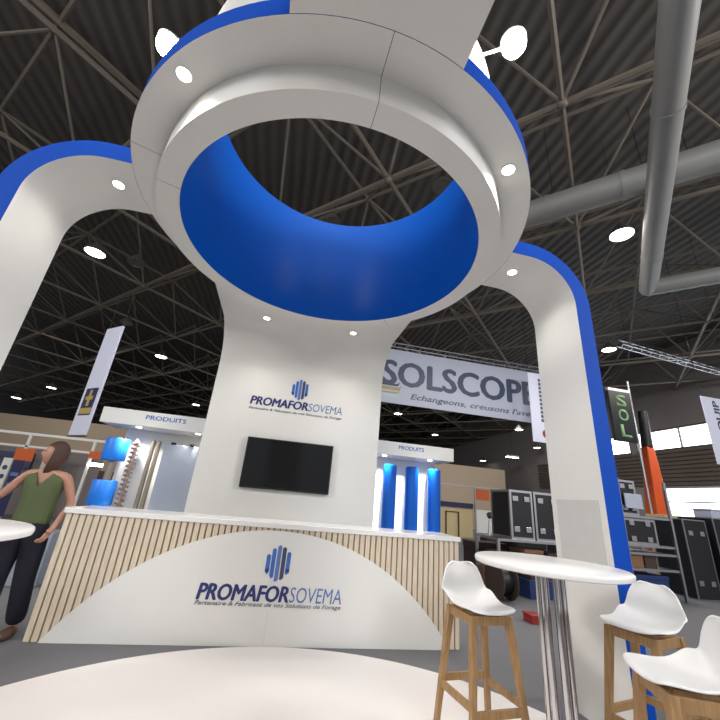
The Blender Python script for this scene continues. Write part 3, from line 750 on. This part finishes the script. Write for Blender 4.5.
# left stall
ls = empty('exhibition_booth', (-8.0, 14, 0), 'white framed booth behind the woman with printed boards', 'booth')
bm = B()
box(bm, -5, 3.0, 0, .08, 2.46, 2.54); box(bm, -5, 3.0, 0, .06, 2.08, 2.14)
for x in (-4.5, 0.05, 1.95, 2.9): box(bm, x, x+.07, 0, .07, 0, 2.46)
mk('frame', bm, 'white', ls)
bm = B(); box(bm, -5, 1.9, 1.2, 1.26, 0, 2.1); mk('back_wall', bm, 'boothgrey', ls)
bm = B(); box(bm, -2.5, -.2, 1.1, 1.19, 1.45, 1.95); mk('navy_sign', bm, 'slate', ls)
bm = B(); box(bm, -.12, .40, -.04, 0, 1.66, 2.04); mk('orange_sign', bm, 'signorange', ls)
bm = B(); box(bm, .42, 1.0, .5, .55, 1.2, 1.95); mk('white_board', bm, 'white', ls)
bm = B(); box(bm, 1.95, 2.5, -.04, 0, 1.94, 2.16); mk('small_orange_sign', bm, 'signorange', ls)
bm = B(); box(bm, 2.0, 2.42, -.03, .05, 1.70, 1.80); mk('strip_light', bm, 'lamp', ls)
bm = B(); box(bm, 1.9, 4.2, 1.2, 1.26, 0, 1.6); mk('brown_wall', bm, 'darkbox', ls)
p = empty('poster_board', (-8.14, 13.6, 0), 'white upright board with three dark round marks behind the woman', 'board')
bm = B(); box(bm, 0, .24, 0, .04, .1, 1.7); pb = mk('board', bm, 'white', p)
for z in (1.42, 1.16, .90):
    bm = B(); bmesh.ops.create_circle(bm, cap_ends=True, segments=20, radius=.07, matrix=Matrix.Translation((.12, -.002, z))@Matrix.Rotation(pi/2, 4, 'X')); mk('round_mark', bm, 'slate', pb)
bm = B(); box(bm, -.05, .29, -.12, .16, 0, .1); mk('foot', bm, 'alu', p)
p = empty('roll_up_banner', (-7.78, 13.5, 0), 'narrow navy printed banner beside the board with round marks', 'banner')
bm = B(); box(bm, 0, .26, 0, .03, .08, 1.66); nb_ = mk('sheet', bm, 'violet', p)
bm = B(); box(bm, .03, .23, -.004, 0, 1.2, 1.3); box(bm, .03, .2, -.004, 0, .9, 1.0); mk('printed_mark', bm, 'lightblue', nb_)
bm = B(); box(bm, -.03, .29, -.08, .1, 0, .08); mk('foot', bm, 'alu', p)
# low grey plinth behind the woman
bm = B(); box(bm, -3.3, -2.75, 6.1, 6.6, 0, .62); tag(mk('low_plinth', bm, 'grey_panel', bevel=.01), 'low grey plinth left of the counter, behind the woman', 'plinth')

# ------------------------------------------------------------------ the woman
wm = empty('person', (-2.20, 4.40, 0), 'woman in an olive sleeveless top and navy trousers holding a paper', 'person', rz=radians(0))
def skinned(name, verts, edges, radii, m, parent, root=0, sub=2):
    me = bpy.data.meshes.new(name); me.from_pydata([Vector(v) for v in verts], edges, [])
    o = bpy.data.objects.new(name, me); COL.objects.link(o)
    sk = o.modifiers.new('skin', 'SKIN'); sk.use_smooth_shade = True
    me.skin_vertices[0].data.foreach_set
    for i, r in enumerate(radii):
        me.skin_vertices[0].data[i].radius = (r if isinstance(r, tuple) else (r, r)); me.skin_vertices[0].data[i].use_root = (i == root)
    s = o.modifiers.new('sub', 'SUBSURF'); s.levels = sub; s.render_levels = sub
    dg = bpy.context.evaluated_depsgraph_get(); m2 = bpy.data.meshes.new_from_object(o.evaluated_get(dg))
    bpy.data.objects.remove(o); bpy.data.meshes.remove(me)
    return m2
def join_to(name, meshes, m, parent):
    bm = B()
    for q in meshes:
        bm.from_mesh(q); bpy.data.meshes.remove(q)
    return mk(name, bm, m, parent, smooth=180)
V = [(0, 0, .92), (0, .0, 1.05), (0, -.005, 1.2), (0, .0, 1.32), (0, .01, 1.40), (0, .0, 1.47),
     (-.09, 0, .86), (-.10, -.03, .47), (-.11, .02, .08), (.09, 0, .86), (.11, .0, .47), (.14, .06, .08),
     (-.17, .0, 1.345), (-.30, -.06, 1.13), (-.46, -.17, 1.05), (-.485, -.20, 1.05),
     (.17, .0, 1.345), (.265, .05, 1.09), (.235, -.08, .88), (.225, -.12, .84),
     (-.11, -.05, .03), (-.12, -.15, .02), (.14, .0, .03), (.15, -.10, .02)]
Eb = [(0, 1), (1, 2), (2, 3), (3, 4), (4, 5), (0, 6), (6, 7), (7, 8), (0, 9), (9, 10), (10, 11), (3, 12), (12, 13), (13, 14), (14, 15), (3, 16), (16, 17), (17, 18), (18, 19), (8, 20), (20, 21), (11, 22), (22, 23)]
Rb = [(.12, .095), (.115, .085), (.125, .09), (.115, .08), .05, .05, .075, .05, .033, .075, .05, .033, .05, .038, .027, .03, .05, .038, .027, .03, .035, .03, .035, .03]
body = [skinned('body', V, Eb, Rb, 'skin', wm)]
def fingers(base, dirv, side, curl):
    out = []; base, d, s = Vector(base), Vector(dirv).normalized(), Vector(side).normalized(); n = d.cross(s).normalized()*curl
    for k, ln in enumerate((.062, .072, .068, .05)):
        p0 = base+s*(-.027+.018*k); p1 = p0+d*.05; p2 = p1+(d*.8+n*.6)*ln*.5; p3 = p2+(d*.3+n)*ln*.4
        out.append(skinned('f', [p0, p1, p2, p3], [(0, 1), (1, 2), (2, 3)], [.011, .010, .009, .008], 'skin', None, sub=1))
    p0 = base-s*.02-d*.01; p1 = p0-s*.03+d*.025; p2 = p1+d*.03+n*.02
    out.append(skinned('t', [p0, p1, p2], [(0, 1), (1, 2)], [.013, .011, .009], 'skin', None, sub=1))
    return out
body += fingers((-.49, -.207, 1.05), (-.6, -.75, -.02), (.78, -.6, 0), 1)
body += fingers((.225, -.12, .84), (-.15, -.5, -.85), (0, -1, .4), 1)
# head
hb = B(); bmesh.ops.create_uvsphere(hb, u_segments=32, v_segments=24, radius=1)
for v in hb.verts:
    x, y, z = v.co
    jaw = 1-.28*max(0, -z)**1.5
    v.co = Vector((x*.072*jaw, y*.092*(1-.08*max(0, -z)), z*.115))
    if y < 0:
        v.co.y -= .022*math.exp(-((v.co.x/.012)**2+((v.co.z+.012)/.022)**2))
        v.co.y += .007*math.exp(-(((abs(v.co.x)-.028)/.014)**2+((v.co.z-.012)/.012)**2))
        v.co.y -= .010*math.exp(-((v.co.x/.02)**2+((v.co.z+.092)/.02)**2))
        v.co.y -= .006*math.exp(-((v.co.x/.022)**2+((v.co.z+.052)/.010)**2))
HM = Matrix.Translation((0, -.02, 1.545))@Matrix.Rotation(radians(-62), 4, 'Z')@Matrix.Rotation(radians(-6), 4, 'X')
for sx in (-1, 1): bmesh.ops.create_uvsphere(hb, u_segments=10, v_segments=8, radius=.02, matrix=Matrix.Translation((sx*.072, .012, 0))@Matrix.Scale(.4, 4, (1, 0, 0))@Matrix.Scale(1.5, 4, (0, 0, 1)))
hb.transform(HM)
hm = bpy.data.meshes.new('h'); hb.to_mesh(hm); hb.free(); body.append(hm)
bo = join_to('body', body, 'skin', wm)
# eyes and mouth
for sx in (-1, 1):
    bm = B(); bmesh.ops.create_uvsphere(bm, u_segments=10, v_segments=8, radius=.009, matrix=HM@Matrix.Translation((sx*.028, -.077, .012))); mk('eye', bm, 'shoe', bo, smooth=60)
bm = B(); bmesh.ops.create_uvsphere(bm, u_segments=12, v_segments=8, radius=.02, matrix=HM@Matrix.Translation((0, -.083, -.052))@Matrix.Scale(.35, 4, (0, 0, 1))@Matrix.Scale(.4, 4, (0, 1, 0))); mk('mouth', bm, 'lips', bo, smooth=60)
# hair: cap + long back and side falls
bm = B(); bmesh.ops.create_uvsphere(bm, u_segments=32, v_segments=20, radius=1)
dele = []
for v in bm.verts:
    x, y, z = v.co
    wv = 1+.03*sin(9*math.atan2(y, x))
    fall = 1.75 if z < 0 else 1
    v.co = Vector((x*.088*wv*(1+.12*max(0, -z)), y*.105*wv+.012, z*.128*fall+.010))
    if y < -.25 and z < .42: v.co.y = max(v.co.y, -.03+abs(v.co.x)*.1); v.co.x *= 1.02
bm.transform(HM)
mk('hair', bm, 'hair', wm, smooth=180)
# top
Tv = [(0, 0, .86), (0, 0, .96), (0, 0, 1.06), (0, -.008, 1.2), (0, 0, 1.31), (-.145, .005, 1.362), (.145, .005, 1.362)]
tm = skinned('top', Tv, [(0, 1), (1, 2), (2, 3), (3, 4), (4, 5), (4, 6)], [(.175, .13), (.17, .128), (.158, .118), (.168, .13), (.14, .098), .062, .062], 'top', wm)
bm = B(); bm.from_mesh(tm); bpy.data.meshes.remove(tm)
bmesh.ops.subdivide_edges(bm, edges=bm.edges[:], cuts=4, use_grid_fill=True)
cut = [f for f in bm.faces if (lambda c: c.y < -.02 and abs(c.x) < (c.z-1.235)*.55)(f.calc_center_median())]
bmesh.ops.delete(bm, geom=cut, context='FACES')
mk('sleeveless_top', bm, 'top', wm, smooth=180)
# trousers
trs = [skinned('tr', [(0, 0, .93), (s*.085, 0, .84), (x1, y1, .47), (x2, y2, .07)], [(0, 1), (1, 2), (2, 3)], [(.15, .12), .115, .09, .078], 'trousers', wm)
       for s, x1, y1, x2, y2 in ((-1, -.10, -.03, -.11, .02), (1, .11, 0, .14, .06))]
join_to('trousers', trs, 'trousers', wm)
for x, y in ((-.115, -.04), (.145, .0)):
    bm = B(); bmesh.ops.create_uvsphere(bm, u_segments=20, v_segments=12, radius=1, matrix=Matrix.Translation((x, y-.03, .035))@Matrix.Diagonal((.047, .125, .05, 1)))
    for v in bm.verts: v.co.z = max(v.co.z, .0)
    mk('shoe', bm, 'shoe', wm, smooth=60)
Mw = Matrix.Translation((-2.20, 4.40, 0))
bm = B(); box(bm, -.12, .09, -.27, .03, -.0015, .0015)
pp = tag(mk('paper_sheet', bm, 'paper'), 'cream paper sheet held in the hand of the woman', 'paper')
pp.matrix_world = Mw@Matrix.Translation((-.47, -.235, 1.043))@Matrix.Rotation(radians(12), 4, 'X')
